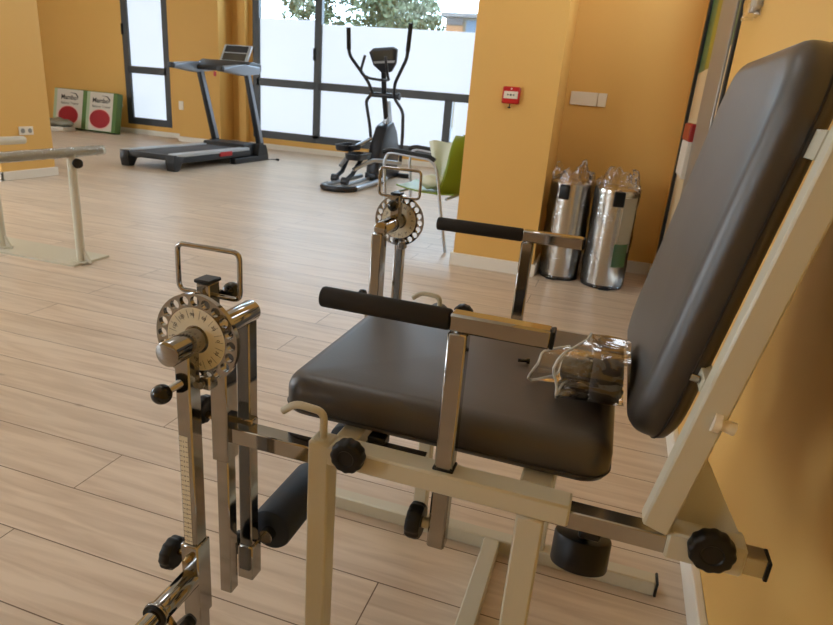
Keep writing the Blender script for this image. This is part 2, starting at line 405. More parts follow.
# door_1: glazed door with coloured film in the right wall
X = XR
d = MB(); 
d.box(X-.012, X+.06, 4.30, 4.37, 0, 2.3, r=.003); d.box(X-.012, X+.06, 2.86, 2.90, 0, 2.3, r=.003); d.box(X-.012, X+.06, 2.90, 4.30, 2.24, 2.3, r=.003)
dr = struct(d.build('door_1', M['rubber']))
MB().box(X-.008, X+.05, 3.05, 3.64, 0.02, 2.24, r=.003).build('door_stile', M['alu'], dr)
MB().box(X+.005, X+.05, 3.64, 4.30, .02, 1.34, r=.002).build('lower_panel', M['cream_panel'], dr)
MB().box(X+.005, X+.05, 3.98, 4.30, 1.34, 1.78, r=.002).build('green_panel', M['dgreen'], dr)
MB().box(X+.005, X+.05, 3.64, 3.98, 1.34, 1.78, r=.002).build('olive_panel', M['olive'], dr)
MB().box(X+.003, X+.05, 2.99, 3.05, .02, 2.24, r=.002).build('door_gasket', M['rubber'], dr)
MB().box(X-.006, X+.05, 2.90, 2.99, 1.38, 1.78, r=.002).build('green_edge_panel', M['dgreen'], dr)
MB().box(X-.009, X+.052, 2.90, 4.30, 1.78, 2.24, r=.002).build('transom_pane', M['frost_door'], dr)  # glowing pane added above view to brighten the pier and alcove
MB().box(X-.006, X+.05, 2.90, 2.99, .02, 1.38, r=.002).build('beige_edge_panel', M['cream_panel'], dr)

# ------------------------------------------------------------------ the exercise chair
YC = 1.047
chair = thing('exercise_chair', 'large cream steel exercise chair with dark padded seat and tall padded backrest beside the wall', 'exercise machine', (-.15, YC, 0))
def mir(y): return 2*YC-y
def ybox(mb, x0, x1, y0, y1, z0, z1, s, r=.003):
    """box mirrored to the far side when s < 0"""
    if s < 0: y0, y1 = mir(y1), mir(y0)
    return mb.box(x0, x1, y0, y1, z0, z1, r=r)
def Y(y, s): return y if s > 0 else mir(y)

for s in (1, -1):
    ybox(MB(), -.3605, .018, .72, .758, .576, .608, s).build('side_rail', M['cream'], chair)
    ybox(MB(), -.361, -.3275, .7195, .7545, .04, .611, s).build('leg', M['cream'], chair)
    ybox(MB(), -.050, -.012, .7195, .7545, .04, .576, s).build('leg', M['cream'], chair)
    g = ybox(MB(), -.62, .258, .72, .758, 0, .04, s).build('foot_rail', M['cream'], chair)
    for q in (.258, -.626): e = MB(); ybox(e, q, q+.006, .718, .760, 0, .042, s, .002); e.build('end_cap', M['black'], g)
    # armrest
    p = MB(); ybox(p, -.172, -.146, .731, .756, .474, .814, s); ybox(p, -.172, -.042, .731, .756, .814, .839, s)
    a = p.build('armrest', M['chrome'], chair)
    g = MB(); g.cyl((-.356 if s > 0 else -.366, Y(.7435, s), .8265), (-.172, Y(.7435, s), .8265), .0145, bev=.003); g.build('foam_grip', M['grip'], a)
    e = MB(); ybox(e, -.043, -.038, .732, .755, .815, .838, s, .001); e.build('end_cap', M['black'], a)
    e = MB(); ybox(e, -.174, -.144, .729, .7575, .606, .611, s, .001); e.build('collar', M['black'], a)
    k = MB(); k.cyl((-.172, Y(.7435, s), .506), (-.186, Y(.7435, s), .506), .008); k.build('knob_boss', M['cream'], a)
    MB().knob((-.183, Y(.7435, s), .506), (-1, 0, 0), .027, .022).build('hand_knob', M['black'], a)
    # hook shaped strap holder on the front leg
    h = MB(); yh = Y(.738, s); h.tube([(-.345, yh, .606), (-.345, yh, .652), (-.392, yh, .655), (-.412, yh, .638)], .0058, fillet=.014); h.build('bent_hook', M['cream'], chair)
    # clamp knobs
    MB().knob((-.292, Y(.7195, s), .610), (0, -s, 0), .0252, .022).build('hand_knob', M['black'], chair)
    # telescopic backrest rail
    ybox(MB(), -.02, .256, .725, .753, .572, .599, s, .002).build('telescopic_rail', M['steel'], chair)
    sl = ybox(MB(), .139, .230, .719, .760, .570, .610, s).build('rail_sleeve', M['cream'], chair)
    e = MB(); ybox(e, .255, .260, .724, .754, .570, .598, s, .001); e.build('end_cap', M['black'], sl)
    MB().knob((.187, Y(.719, s), .607), (0, -s, 0), .0275, .022).build('hand_knob', M['black'], sl)
    g = MB(); yy = Y(.752, s); g.prism([(.150, yy, .606), (.226, yy, .606), (.165, yy, .705), (.150, yy, .66)], (0, .005*s, 0)); g.build('gusset', M['cream'], sl)
    # backrest post, leaning back 10 degrees
    bx = lambda z: .105+.181*(z-.614)
    yb0, yb1 = (Y(.715, s), Y(.745, s)); 
    b = MB(); b.prism([(bx(.612), yb0, .614), (bx(.605)+.034, yb0, .604), (bx(1.115)+.034, yb0, 1.108), (bx(1.12), yb0, 1.114)], (0, yb1-yb0, 0), r=.003)
    bp = b.build('backrest_post', M['cream'], chair)
    c = MB(); y0 = Y(.716, s); c.cyl((.153, y0, .7715), (.161, y0, .7705), .0115); c.cyl((.160, y0, .7705), (.178, y0, .767), .0068, .0080, bev=.001); c.build('pivot_boss', M['white_pl'], bp)
    c = MB(); c.cyl((.178, y0, .767), (.1786, y0, .7669), .004); c.build('bolt_hole', M['black'], bp)
bx = lambda z: .105+.181*(z-.614)
for z, h in ((1.082, .030), (.80, .016)):
    b = MB(); b.prism([(bx(z-h/2)+.0, .745, z-h/2), (bx(z-h/2)+.014, .745, z-h/2), (bx(z+h/2)+.014, .745, z+h/2), (bx(z+h/2), .745, z+h/2)], (0, mir(.745)-.745, 0))
    c = b.build('backrest_crossbar', M['cream'], chair)
    if h < .02:
        q = MB(); q.cyl((bx(z)-.002, .765, z), (bx(z)-.012, .765, z+.002), .005); q.build('bolt', M['steel'], c)
for x0, x1, z0, z1 in ((-.055, -.010, .578, .606), (-.335, -.300, .578, .606)):
    MB().box(x0, x1, .758, mir(.758), z0, z1, r=.003).build('seat_crossbar', M['cream'], chair)
MB().box(-.163, -.122, .758, mir(.758), 0.0, .04, r=.003).build('floor_crossbar', M['cream'], chair)
# seat adjusting lever (flat chrome bar under the seat front)
MB().box(-.278, -.195, .765, .780, .596, .601, r=.001).build('adjusting_bar', M['bin'], chair)
MB().box(-.290, -.262,   .775, .80, .590, .606, r=.002).build('adjusting_bracket', M['black'], chair)
# seat cushion
SX0, SX1, SY0, SY1 = -.442, .062, .777, 1.235
pm = pad_mb(SX1-SX0, SY1-SY0, .068, .042, .030, Matrix.Translation(((SX0+SX1)/2, (SY0+SY1)/2, .606)), crown=.004)
seat = pm.build('seat', M['vinyl'], chair)
# backrest cushion: local z is thickness pointing to -X, local x = up along the back
tilt = math.atan(.185)
BL, BW, BT = .530, .50, .060
cz = .936; cxf = .103+.185*(cz-.87)
n = V3((-math.cos(tilt), 0, math.sin(tilt))); upv = V3((math.sin(tilt), 0, math.cos(tilt))); side = upv.cross(n)
cen = V3((cxf, .785+BW/2, cz))-n*BT
Mb = Matrix(((upv.x, side.x, n.x, cen.x), (upv.y, side.y, n.y, cen.y), (upv.z, side.z, n.z, cen.z), (0, 0, 0, 1)))
bk = pad_mb(BL, BW, BT, .085, .028, Mb, crown=.004).build('backrest', M['vinyl'], chair)
for par, w, l, MM, zt in ((bk, BL, BW, Mb, .018), (seat, SX1-SX0, SY1-SY0, Matrix.Translation(((SX0+SX1)/2, (SY0+SY1)/2, .606)), .016)):
    pp = MB(); pp.tube([MM @ V3((x, y, zt)) for x, y in rrect(w+.0005, l+.0005, .085 if par is bk else .042, 8)], .0016, n=6, closed=True); pp.build('seam_piping', M['piping'], par)
# cylindrical rubber buffer under the rear
ax = V3((0, math.sin(math.radians(18)), math.cos(math.radians(18)))); cb = V3((.048, .865, .43))
b = MB(); b.cyl(cb-ax*.018, cb+ax*.033, .0445, n=40, bev=.004); bu = b.build('rubber_buffer', M['black'], chair)
b = MB(); b.cyl(cb+ax*.028, V3((.048, .775, .563)), .009); b.box(.034, .062, .728, .79, .560, .571, r=.002); b.build('buffer_bracket', M['black'], chair)

# ---- lever arm mechanism, near and (mirrored) far
def lever(s, dx, dz, seed):
    PX, PZ = -.490+dx, .771+dz
    yy = lambda a: Y(a, s)
    ch = M['chrome']
    fr = MB()
    ybox(fr, -.497, -.355, .7235, .7525, .568, .596, s, .002)                     # extension tube
    ybox(fr, -.524+dx, -.495+dx, .716, .746, .535, .745+dz, s, .002)              # upper front upright
    ybox(fr, -.520+dx, -.498+dx, .720, .742, .275, .54, s, .002)                  # lower front upright
    ybox(fr, -.508+dx, -.484+dx, .762, .785, .300, .760+dz, s, .002)              # rear upright
    ybox(fr, -.511+dx, -.481+dx, .759, .788, .275, .345, s, .002)
    ybox(fr, -.524+dx, -.470+dx, .745, .764, .568, .602, s, .002)
    la = fr.build('lever_frame', ch, chair); la['label'] = 'chromed lever frame at the %s front of the chair' % ('near' if s > 0 else 'far')
    t = MB(); t.cyl((PX, yy(.587), PZ), (PX, yy(.778), PZ), .0168, n=40, bev=.0012); t.cyl((PX, yy(.700), PZ), (PX, yy(.703), PZ), .0188, n=40); t.build('pivot_tube', ch, la)
    dd = MB(); b = holed_disc((PX, 0, PZ), .0625, 20, .0068, min(yy(.645), yy(.652)), max(yy(.645), yy(.652)), .010, rh=.0530); dd.merge(b)
    dd.build('dial', M['chrome'], la)
    # number ring
    face = .6445
    rg = MB(); N = 64
    def pt(r, a, y): return V3((PX+r*math.cos(a), yy(y), PZ+r*math.sin(a)))
    rg.ring_loft([[pt(r, 2*PI*i/N, y) for i in range(N)] for r, y in ((.0195, .6452), (.0195, face), (.0440, face), (.0440, .6452))], cap=False, smooth=False)
    if s < 0: rg.ring_loft([[V3((PX+r*math.cos(2*PI*i/N), mir(.6526), PZ+r*math.sin(2*PI*i/N))) for i in range(N)] for r in (.0195, .0440)], cap=False, smooth=False)
    rg.build('number_ring', M['label'], la)
    tk = MB(); yt = .6443 if s > 0 else None
    ysurf = yy(.6443) if s > 0 else mir(.6528)
    for k in range(24):
        a = 2*PI*k/24+.06
        u = V3((math.cos(a), 0, math.sin(a))); w = V3((-math.sin(a), 0, math.cos(a)))
        c = V3((PX, ysurf, PZ))
        q = [c+u*.030-w*.0002, c+u*.042-w*.0002, c+u*.042+w*.0002, c+u*.030+w*.0002]
        tk.prism(q, (0, -.0002, 0))
        if k % 2 == 0:
            num = str((k*15) % 360 if k*15 <= 180 else 360-k*15)
            a2 = a+.06
            pos = c+V3((math.cos(a2), 0, math.sin(a2)))*.0345
            R = Matrix.Translation(pos) @ Matrix.Rotation(-(a2-PI/2), 4, 'Y') @ Matrix.Rotation(PI/2, 4, 'X')
            tk.merge(text_mb(num, .0068, R, .0001))
    tk.build('dial_numbers', M['ink'], la)
    # stub with cap and wire bow
    sx_, sz_ = (0, 0) if s > 0 else (.010, .013)
    st = MB(); ybox(st, PX-.018+sx_, PX+.003+sx_, .6725, .6965, PZ+.0, PZ+.068, s, .0015)
    st.build('stub_post', ch, la)
    MB(); c = MB(); ybox(c, PX-.020+sx_, PX+.005+sx_, .6705, .6985, PZ+.068, PZ+.0735, s, .0015); c.build('stub_cap', M['black'], la)
    yw = yy(.685); bo = MB()
    bo.tube([(PX-.054+sx_, yw, PZ+.050+sz_), (PX+.042+sx_*1.6, yw, PZ+.050+sz_), (PX+.042+sx_*1.6, yw, PZ+.115+sz_), (PX-.054+sx_, yw, PZ+.115+sz_)], .0036, closed=True, fillet=.011, n=12)
    bo.build('wire_handle', ch, la)
    k = MB(); k.cyl((PX-.006, yy(.6965), PZ+.045), (PX-.006, yy(.712), PZ+.045), .005); k.ball((PX-.006+.012, yy(.72), PZ+.047), .0135); k.build('ball_knob', M['gloss_black'], la)
    # latch below dial
    l = MB(); ybox(l, PX+.004, PX+.022, .640, .660, PZ-.070, PZ-.050, s, .002); l.cyl((PX+.013, yy(.638), PZ-.060), (PX+.013, yy(.632), PZ-.060), .005); l.build('latch_block', M['steel'], la)
    # swing arm with scale
    ar = MB(); ybox(ar, PX-.013, PX+.010, .6145, .638, .20, PZ, s, .002); arm = ar.build('swing_arm', ch, la)
    ym = yy(.6142)
    lb = MB(); lb.box(PX-.010, PX+.003, min(ym, yy(.6138)), max(ym, yy(.6138)), .463, .640); lb.build('scale_strip', M['label'], la)
    tk = MB(); yk = yy(.6136)
    for i in range(22):
        z = .632-i*.0078
        tk.box(PX-.010, PX-.006, min(yk, yy(.6138)), max(yk, yy(.6138)), z, z+.0006); tk.box(PX-.001, PX+.003, min(yk, yy(.6138)), max(yk, yy(.6138)), z, z+.0006)
        if s > 0: tk.merge(text_mb(str(i+1), .0045, Matrix.Translation((PX-.0035, yk, z)) @ Matrix.Rotation(PI/2, 4, 'X'), .0001))
    tk.build('scale_marks', M['ink'], la)
    # plunger with ball
    pl = MB(); pl.cyl((PX-.004, yy(.618), PZ-.052), (PX-.015, yy(.602), PZ-.060), .006, .0052); pl.build('plunger', M['steel'], la)
    pb = MB(); pb.ball((PX-.019, yy(.596), PZ-.063), .0135); pb.build('ball_knob', M['gloss_black'], la)
    # height clamp on the uprights
    k = MB(); k.knob((-.553+dx, yy(.731), .612), (1, 0, 0), .023, .014); k.build('hand_knob', M['black'], la)
    k = MB(); k.cyl((-.545+dx, yy(.731), .604), (-.522+dx, yy(.731), .604), .006); k.build('brass_bolt', M['brass'], la)
    MB().knob((-.512+dx, yy(.774), .335), (-1, 0, 0), .020, .014).build('hand_knob', M['black'], la)
    # inner foam roller
    r = MB(); r.cyl((PX+.018, yy(.800), .356), (PX+.018, yy(.970), .356), .0395, n=40, bev=.006); r.build('foam_roller', M['foam'], la)
    r = MB(); r.cyl((PX+.018, yy(.786), .352), (PX+.018, yy(.802), .352), .013, .013); r.build('roller_axle', M['chrome'], la)
    # ankle roller tube at the end of the swing arm
    sv = MB(); ybox(sv, PX-.016, PX+.013, .6105, .641, .33, .462, s, .002)
    sv.build('arm_sleeve', ch, la)
    MB().knob((PX-.034, yy(.627), .424), (-1, 0, 0), .025, .018).build('hand_knob', M['black'], la)
    k = MB(); k.cyl((PX-.018, yy(.627), .430), (PX-.032, yy(.627), .430), .005); k.cyl((PX-.002, yy(.6105), .440), (PX-.002, yy(.600), .440), .0065, .004); k.build('clamp_bolt', M['brass'], la)
    e = V3((PX-.002, yy(.612), .403)); d = V3((.0, -s*1.0, .0)).normalized()
    t = MB(); t.cyl(e, e+d*.075, .0160, n=36, bev=.0015); t.cyl(e+d*.070, e+d*.076, .0192, n=36, bev=.001); t.cyl(e+d*.05, e+d*.30, .0120, n=32); t.build('roller_tube', ch, la)
    t = MB(); t.cyl(e+d*.075, e+d*.079, .0178, n=36); t.build('gasket', M['black'], la)
    t = MB(); t.cyl(e+d*.30, e+d*.46, .037, n=36, bev=.006); t.build('foam_roller', M['foam'], la)
    kb = e+d*.062
    k = MB(); k.knob(kb+V3((.018, 0, -.026)), (.75, 0, -.66), .027, .018); k.build('hand_knob', M['black'], la)
    k = MB(); k.cyl(kb+V3((.006, 0, -.008)), kb+V3((.020, 0, -.026)), .0045); k.build('clamp_bolt', M['brass'], la)
lever(1, 0, 0, 1)
lever(-1, 0, .03, 2)

# ------------------------------------------------------------------ bag with foam blocks on the seat, screw
def crumple_bag(name, cpts, M4, amp=.006):
    pass
BAGX = .020
bag = thing('wrapped_foam_pad', 'dark brown foam pads in a clear plastic bag, lying on the seat against the backrest', 'foam pads', (0, .99, .683))
BZ = .6795
def hull(x0, x1, y0, y1, z0, z1, r, M4=Matrix()):
    mb = MB(); mb.box(x0, x1, y0, y1, z0, z1, r=r, M4=M4, seg=4); return mb
RA = Matrix.Translation((-.02, .97, 0)) @ Matrix.Rotation(math.radians(-14), 4, 'Z') @ Matrix.Translation((.02, -.97, 0))
b = MB(); b.cyl((-.030, .968, BZ+.020), (.016, .960, BZ+.020), .0185, n=32, bev=.003); b.build('small_roll', M['kraft'], bag)
hull(.016, .062, .885, 1.040, BZ+.001, BZ+.062, .016).build('large_pad', M['kraft'], bag)
def skin(name, X0, X1, yc, ry, zc, rz, seed, fl):
    """loose bag open at the X0 end; its mouth flares and is pinched"""
    rnd = random.Random(seed); N = 48; K = 14; mb = MB(); rings = []; ph = [rnd.uniform(0, 6.28) for _ in range(4)]
    for k in range(K):
        t = k/(K-1); x = X0+(X1-X0)*t; ring = []
        for i in range(N):
            a = 2*PI*i/N; fold = .04*math.sin(5*a+ph[0]+3*t)+.03*math.sin(11*a+ph[1])+.02*math.sin(17*a+ph[2]+5*t)
            sq = (abs(math.cos(a))**4+abs(math.sin(a))**4)**-.25
            g = 1+fl*(1-t)**3
            y = yc+ry*g*sq*math.cos(a)*(1+fold); z = zc+rz*sq*math.sin(a)*(1+fold)*(1+.35*fl*(1-t)**2)
            ring.append(V3((x+.026*(1-t)**1.5*math.cos(a)+.006*(1-t)*math.sin(3*a+ph[3])+rnd.uniform(-.0006, .0006), y, max(BZ+.0006, z))))
        rings.append(ring)
    mb.ring_loft(rings, cap=False); o = mb.build(name, M['film'], bag)
    rm = MB(); rm.tube([p for p in rings[0][::2]], .0022, n=6, closed=True); rm.build('bag_rim', M['film_rim'], o)
skin('plastic_bag', -.012, .069, .962, .080, BZ+.032, .034, 3, .08)
skin('plastic_bag', -.050, .018, .965, .034, BZ+.021, .022, 5, .30)
sc = MB(); sc.cyl((-.106, .998, .6818), (-.090, 1.003, .6818), .0028, n=12); sc.cyl((-.092, 1.0025, .6818), (-.087, 1.0035, .6818), .0048, n=12)
tag(sc.build('screw', M['gloss_black']), 'small loose black screw lying on the middle of the dark seat', 'screw')

# ------------------------------------------------------------------ parallel bars at the left
pb = thing('parallel_bars', 'cream steel parallel walking bars, right hand rail covered in clear wrap', 'parallel bars', (-3.2, 2.9, 0))
b = MB(); b.prism([(-4.3, 2.72, 0), (-2.88, 2.72, 0), (-2.88, 2.99, 0), (-4.3, 2.99, 0)], (0, 0, .012)); b.build('base_plate', M['cream'], pb)
for x, yf, z0, z1 in ((-2.90, 3.02, .62, .665), (-3.50, 3.04, .62, .665)):
    p = MB(); p.cyl((x-.0, 2.80, .01), (x, 2.80, .63), .024, n=24); p.box(x-.05, x+.05, 2.77, 2.83, .012, .02, r=.002)
    p.build('post', M['cream'], pb)
    r = MB(); r.cyl((x, -.6, .64), (x, yf, .64), .024, n=28, bev=.006); ra = r.build('hand_rail', M['cream'], pb)
    k = MB(); k.cyl((x+.02, 2.80, .585), (x+.045, 2.80, .585), .006); k.knob((x+.04, 2.80, .585), (.8, -.6, 0), .028, .024, 5); k.build('hand_knob', M['black'], pb)
    if x > -3:
        f_ = MB(); rings = []; rnd = random.Random(4)
        for i in range(110):
            y = yf+.012-i*.02; rings.append([V3((x+math.cos(2*PI*k/14)*(.0265+rnd.uniform(0, .003)), y, .64+math.sin(2*PI*k/14)*(.0265+rnd.uniform(0, .003)))) for k in range(14)])
        f_.ring_loft(rings); f_.build('clear_wrap', M['film'], ra)
    # gusset plates
    g = MB(); g.prism([(x+.02, 2.797, .012), (x+.075, 2.797, .012), (x+.02, 2.797, .11)], (0, .006, 0)); g.build('gusset', M['cream'], pb)

# ------------------------------------------------------------------ treadmill
tm = thing('treadmill', 'black and silver treadmill standing by the pilaster between the two windows', 'treadmill', (-5.45, 7.4, 0))
tx0, tx1, ty0, ty1 = -5.71, -4.94, 6.27, 8.20
MB().box(tx0+.13, tx1-.13, ty0+.06, ty1-.35, .14, .185, r=.01).build('running_belt', M['tm_belt'], tm)
for xa in (tx0, tx1-.12):
    MB().box(xa, xa+.12, ty0+.02, ty1-.35, .160, .198, r=.008).build('foot_rail', M['tm_side'], tm)
    MB().box(xa+.012, xa+.108, ty0+.05, ty1-.30, .085, .160, r=.008).build('side_beam', M['tm_black'], tm)
    b = MB(); q = [(xa+.0, ty0-.03, .19), (xa, ty0+.16, .17), (xa, ty0+.12, .09), (xa, ty0+.06, .0), (xa, ty0-.02, .0), (xa, ty0-.04, .10)]; b.prism(q, (.12, 0, 0), r=.008); b.build('rear_foot', M['tm_black'], tm)
MB().box(tx0+.1, tx1-.1, ty0-.02, ty0+.05, .12, .185, r=.01).build('rear_roller_cover', M['tm_black'], tm)
MB().box(tx1-.022, tx1+.006, 7.15, 7.42, .12, .175, r=.004).build('warning_label', M['red_pl'], tm)
b = MB(); b.prism([(tx0+.05, ty1-.45, .14), (tx0+.05, ty1-.40, .235), (tx0+.05, ty1-.1, .245), (tx0+.05, ty1, .18), (tx0+.05, ty1, .05), (tx0+.05, ty1-.45, .05)], (tx1-tx0-.1, 0, 0), r=.015); b.build('motor_cover', M['tm_black'], tm)
for xa in (tx0-.03, tx1-.06):
    b = MB(); b.box(xa, xa+.09, ty1-.75, ty1+.10, 0, .075, r=.008); b.prism([(xa, ty1-.18, .07), (xa, ty1+.10, .07), (xa, ty1+.04, .22), (xa, ty1-.14, .24)], (.09, 0, 0), r=.006); b.build('base_foot', M['tm_black'], tm)
    # upright leaning back towards the user
    b = MB(); b.prism([(xa+.02, ty1-.12, .2), (xa+.02, ty1+.0, .2), (xa+.02, ty1-.34, 1.20), (xa+.02, ty1-.44, 1.20)], (.06, 0, 0), r=.01); up = b.build('upright', M['tm_black'], tm)
    b = MB(); b.prism([(xa+.081, ty1-.095, .25), (xa+.081, ty1-.025, .25), (xa+.081, ty1-.36, 1.18), (xa+.081, ty1-.42, 1.18)], (.004, 0, 0)); b.build('silver_strip', M['tm_silver'], up)
# handlebars + console
for xa in (tx0-.05, tx1-.08):
    b = MB(); b.prism([(xa, ty1-.95, 1.165), (xa, ty1-.95, 1.225), (xa, ty1-.50, 1.27), (xa, ty1-.10, 1.27), (xa, ty1-.10, 1.17), (xa, ty1-.50, 1.13)], (.11, 0, 0), r=.02); b.build('hand_grip', M['tm_silver'], tm)
    MB().box(xa+.01, xa+.10, ty1-.985, ty1-.94, 1.16, 1.23, r=.012).build('grip_cap', M['tm_black'], tm)
b = MB(); b.prism([(tx0-.02, ty1-.50, 1.17), (tx0-.02, ty1-.50, 1.23), (tx0-.02, ty1-.28, 1.32), (tx0-.02, ty1-.06, 1.30), (tx0-.02, ty1-.06, 1.20)], (tx1-tx0+.04, 0, 0), r=.02); b.build('console_tray', M['tm_black'], tm)
RM = Matrix.Translation(((tx0+tx1)/2+.03, ty1-.18, 1.29)) @ Matrix.Rotation(math.radians(38), 4, 'X')
MB().box(-.22, .22, -.02, .02, 0, .28, r=.018, M4=RM @ Matrix.Rotation(math.radians(-75), 4, 'X') if False else RM @ Matrix.Rotation(math.radians(-70), 4, 'X')).build('console', M['tm_side'], tm)
R2 = RM @ Matrix.Rotation(math.radians(-70), 4, 'X')
MB().box(-.18, .18, -.024, -.018, .03, .14, r=.002, M4=R2).build('console_screen', M['tm_screen'], tm)
MB().box(-.18, .18, -.024, -.018, .155, .255, r=.002, M4=R2).build('console_keypad', M['tm_black'], tm)
MB().box((tx0+tx1)/2+.02, (tx0+tx1)/2+.05, ty1-.63, ty1-.60, 1.10, 1.16, r=.004).build('safety_key', M['red_pl'], tm)
pc = MB(); pc.tube([(-4.92, 8.28, .01), (-4.86, 8.36, .012), (-4.80, 8.34, .012)], .006, n=8, fillet=.02); pc.cyl((-4.80, 8.34, .0165), (-4.76, 8.33, .0165), .016); pc.build('power_cable', M['black'], tm)

# ------------------------------------------------------------------ elliptical trainer
el = thing('elliptical_trainer', 'black and silver elliptical cross trainer with two tall moving handles before the wide window', 'elliptical trainer', (-2.85, 7.2, 0))
ex = -2.90
k_ = M['el_black']
MB().box(ex-.09, ex+.07, 7.35, 8.2, .02, .12, r=.01).build('base_beam', k_, el)
MB().box(ex-.28, ex+.26, 8.11, 8.19, 0, .06, r=.015).build('front_foot', k_, el)
b = MB(); b.prism([(ex-.09, 7.35, .08), (ex-.09, 8.10, .08), (ex-.09, 8.15, .35), (ex-.09, 8.02, .60), (ex-.09, 7.85, .74), (ex-.09, 7.62, .68), (ex-.09, 7.42, .42)], (.17, 0, 0), r=.04); b.build('flywheel_housing', k_, el)
b = MB(); b.prism([(ex-.05, 7.42, .10), (ex+.12, 7.42, .10), (ex+.12, 8.0, .10), (ex+.10, 7.9, .66), (ex+.082, 7.7, .66)], (.015, 0, 0), r=.004); b.build('side_cover', M['el_silver'], el) if False else b.bm.free()
b = MB(); b.prism([(ex-.02, 7.70, .60), (ex-.02, 7.95, .60), (ex-.02, 7.78, .98), (ex-.02, 7.70, .98)], (.06, 0, 0), r=.01); b.build('mast_shroud', M['el_silver'], el)
b = MB(); b.tube([(ex+.01, 7.80, .6), (ex+.01, 7.62, 1.02), (ex+.02, 7.50, 1.40)], .032); b.build('mast', k_, el)
RM = Matrix.Translation((ex+.04, 7.44, 1.46)) @ Matrix.Rotation(math.radians(18), 4, 'X') @ Matrix.Rotation(math.radians(-6), 4, 'Y')
b = MB(); b.prism([RM @ V3(p) for p in ((-.06, 0, -.17), (.07, 0, -.17), (.14, 0, -.08), (.18, 0, .08), (.12, 0, .11), (-.12, 0, .11), (-.18, 0, .07), (-.15, 0, -.08))], RM.to_3x3() @ V3((0, .06, 0)), r=.012); b.build('console', k_, el)
b = MB(); b.prism([RM @ V3(p) for p in ((-.13, -.004, -.06), (.13, -.004, -.06), (.14, -.004, -.035), (-.14, -.004, -.035))], RM.to_3x3() @ V3((0, .005, 0))); b.build('console_trim', M['el_silver'], el)
b = MB(); b.prism([RM @ V3(p) for p in ((-.12, -.004, -.02), (.12, -.004, -.02), (.13, -.004, .08), (-.13, -.004, .08))], RM.to_3x3() @ V3((0, .005, 0))); b.build('console_screen', M['tm_screen'], el)
b = MB(); b.tube([(ex-.08, 7.16, 1.46), (ex-.15, 7.20, 1.27), (ex-.10, 7.35, 1.22), (ex+.02, 7.50, 1.21), (ex+.16, 7.35, 1.22), (ex+.20, 7.20, 1.24), (ex+.17, 7.16, 1.46)], .016, fillet=.06); b.build('fixed_handlebar', k_, el)
b = MB(); b.tube([(-3.08, 7.60, 1.04), (-2.69, 7.60, 1.04)], .030); b.tube([(-2.70, 7.60, 1.04), (-2.68, 7.60, 1.04)], .042); b.build('pivot_axle', M['el_black'], el)
for hp, lk, px_, py_, pz in (
    ([(-3.195, 7.15, 1.74), (-3.199, 7.20, 1.46), (-3.050, 7.45, 1.19), (-3.034, 7.60, 1.05), (-3.105, 7.55, .97), (-3.01, 7.50, .65), (-2.99, 7.50, .50)], [(-2.99, 7.50, .52), (-3.08, 7.2, .42), (-3.12, 6.9, .22)], -3.14, 7.16, .385),
    ([(-2.448, 7.15, 1.82), (-2.484, 7.20, 1.46), (-2.700, 7.45, 1.19), (-2.762, 7.60, 1.03), (-2.609, 7.55, .87), (-2.55, 7.42, .60), (-2.551, 7.40, .26)], [(-2.54, 7.40, .27), (-2.80, 7.15, .30), (-2.93, 6.85, .20)], -2.93, 6.98, .31)):
    b = MB(); b.tube(hp, .020, fillet=.07); b.build('moving_handle', k_, el)
    b = MB(); b.tube([hp[0], (V3(hp[0])*.2+V3(hp[1])*.8)], .025); b.build('foam_grip', M['grip'], el)
    b = MB(); b.tube(lk, .024, fillet=.05); b.build('pedal_link', M['el_silver'], el)
    b = MB(); rings = []
    for z, e_ in ((pz, 0), (pz+.02, .012), (pz+.07, .02), (pz+.07, .006), (pz+.028, 0)):
        rings.append([V3((px_+a, py_+c, z)) for a, c in rrect(.17+e_*2, .40+e_*2, .06+e_, 6)])
    b.ring_loft(rings); b.build('pedal', k_, el)
    b = MB(); b.tube([(px_+.02, py_+.05, pz), (px_-.01, py_-.14, .14), (px_-.01, py_-.34, .085)], .026); b.cyl((px_-.045, py_-.34, .085), (px_+.025, py_-.34, .085), .045); b.build('roller_arm', k_, el)
b = MB(); b.tube([(-3.10, 7.5, .05), (-3.14, 6.52, .03), (-3.06, 6.38, .03), (-2.86, 6.38, .03), (-2.76, 6.55, .03), (-2.76, 7.5, .05)], .028, fillet=.12); b.tube([(-2.93, 7.5, .05), (-2.95, 6.42, .03)], .022); b.build('guide_rails', M['el_silver'], el)
b = MB(); b.tube([(-3.15, 6.62, .032), (-3.14, 6.46, .032), (-3.05, 6.35, .032), (-2.86, 6.35, .032), (-2.75, 6.52, .032)], .032, fillet=.08); b.build('rear_bumper', k_, el)

# ------------------------------------------------------------------ green chair
gc = thing('armchair', 'lime green plastic shell chair with metal legs and black arms, half behind the yellow pier', 'chair', (-1.35, 4.75, 0))
A = V3((-1.315, 4.68, 0)); ang = math.radians(-4)     # chair faces -X turned towards +Y
RZ = Matrix.Translation(A) @ Matrix.Rotation(ang, 4, 'Z')
def L(x, y, z): return RZ @ V3((x, y, z))
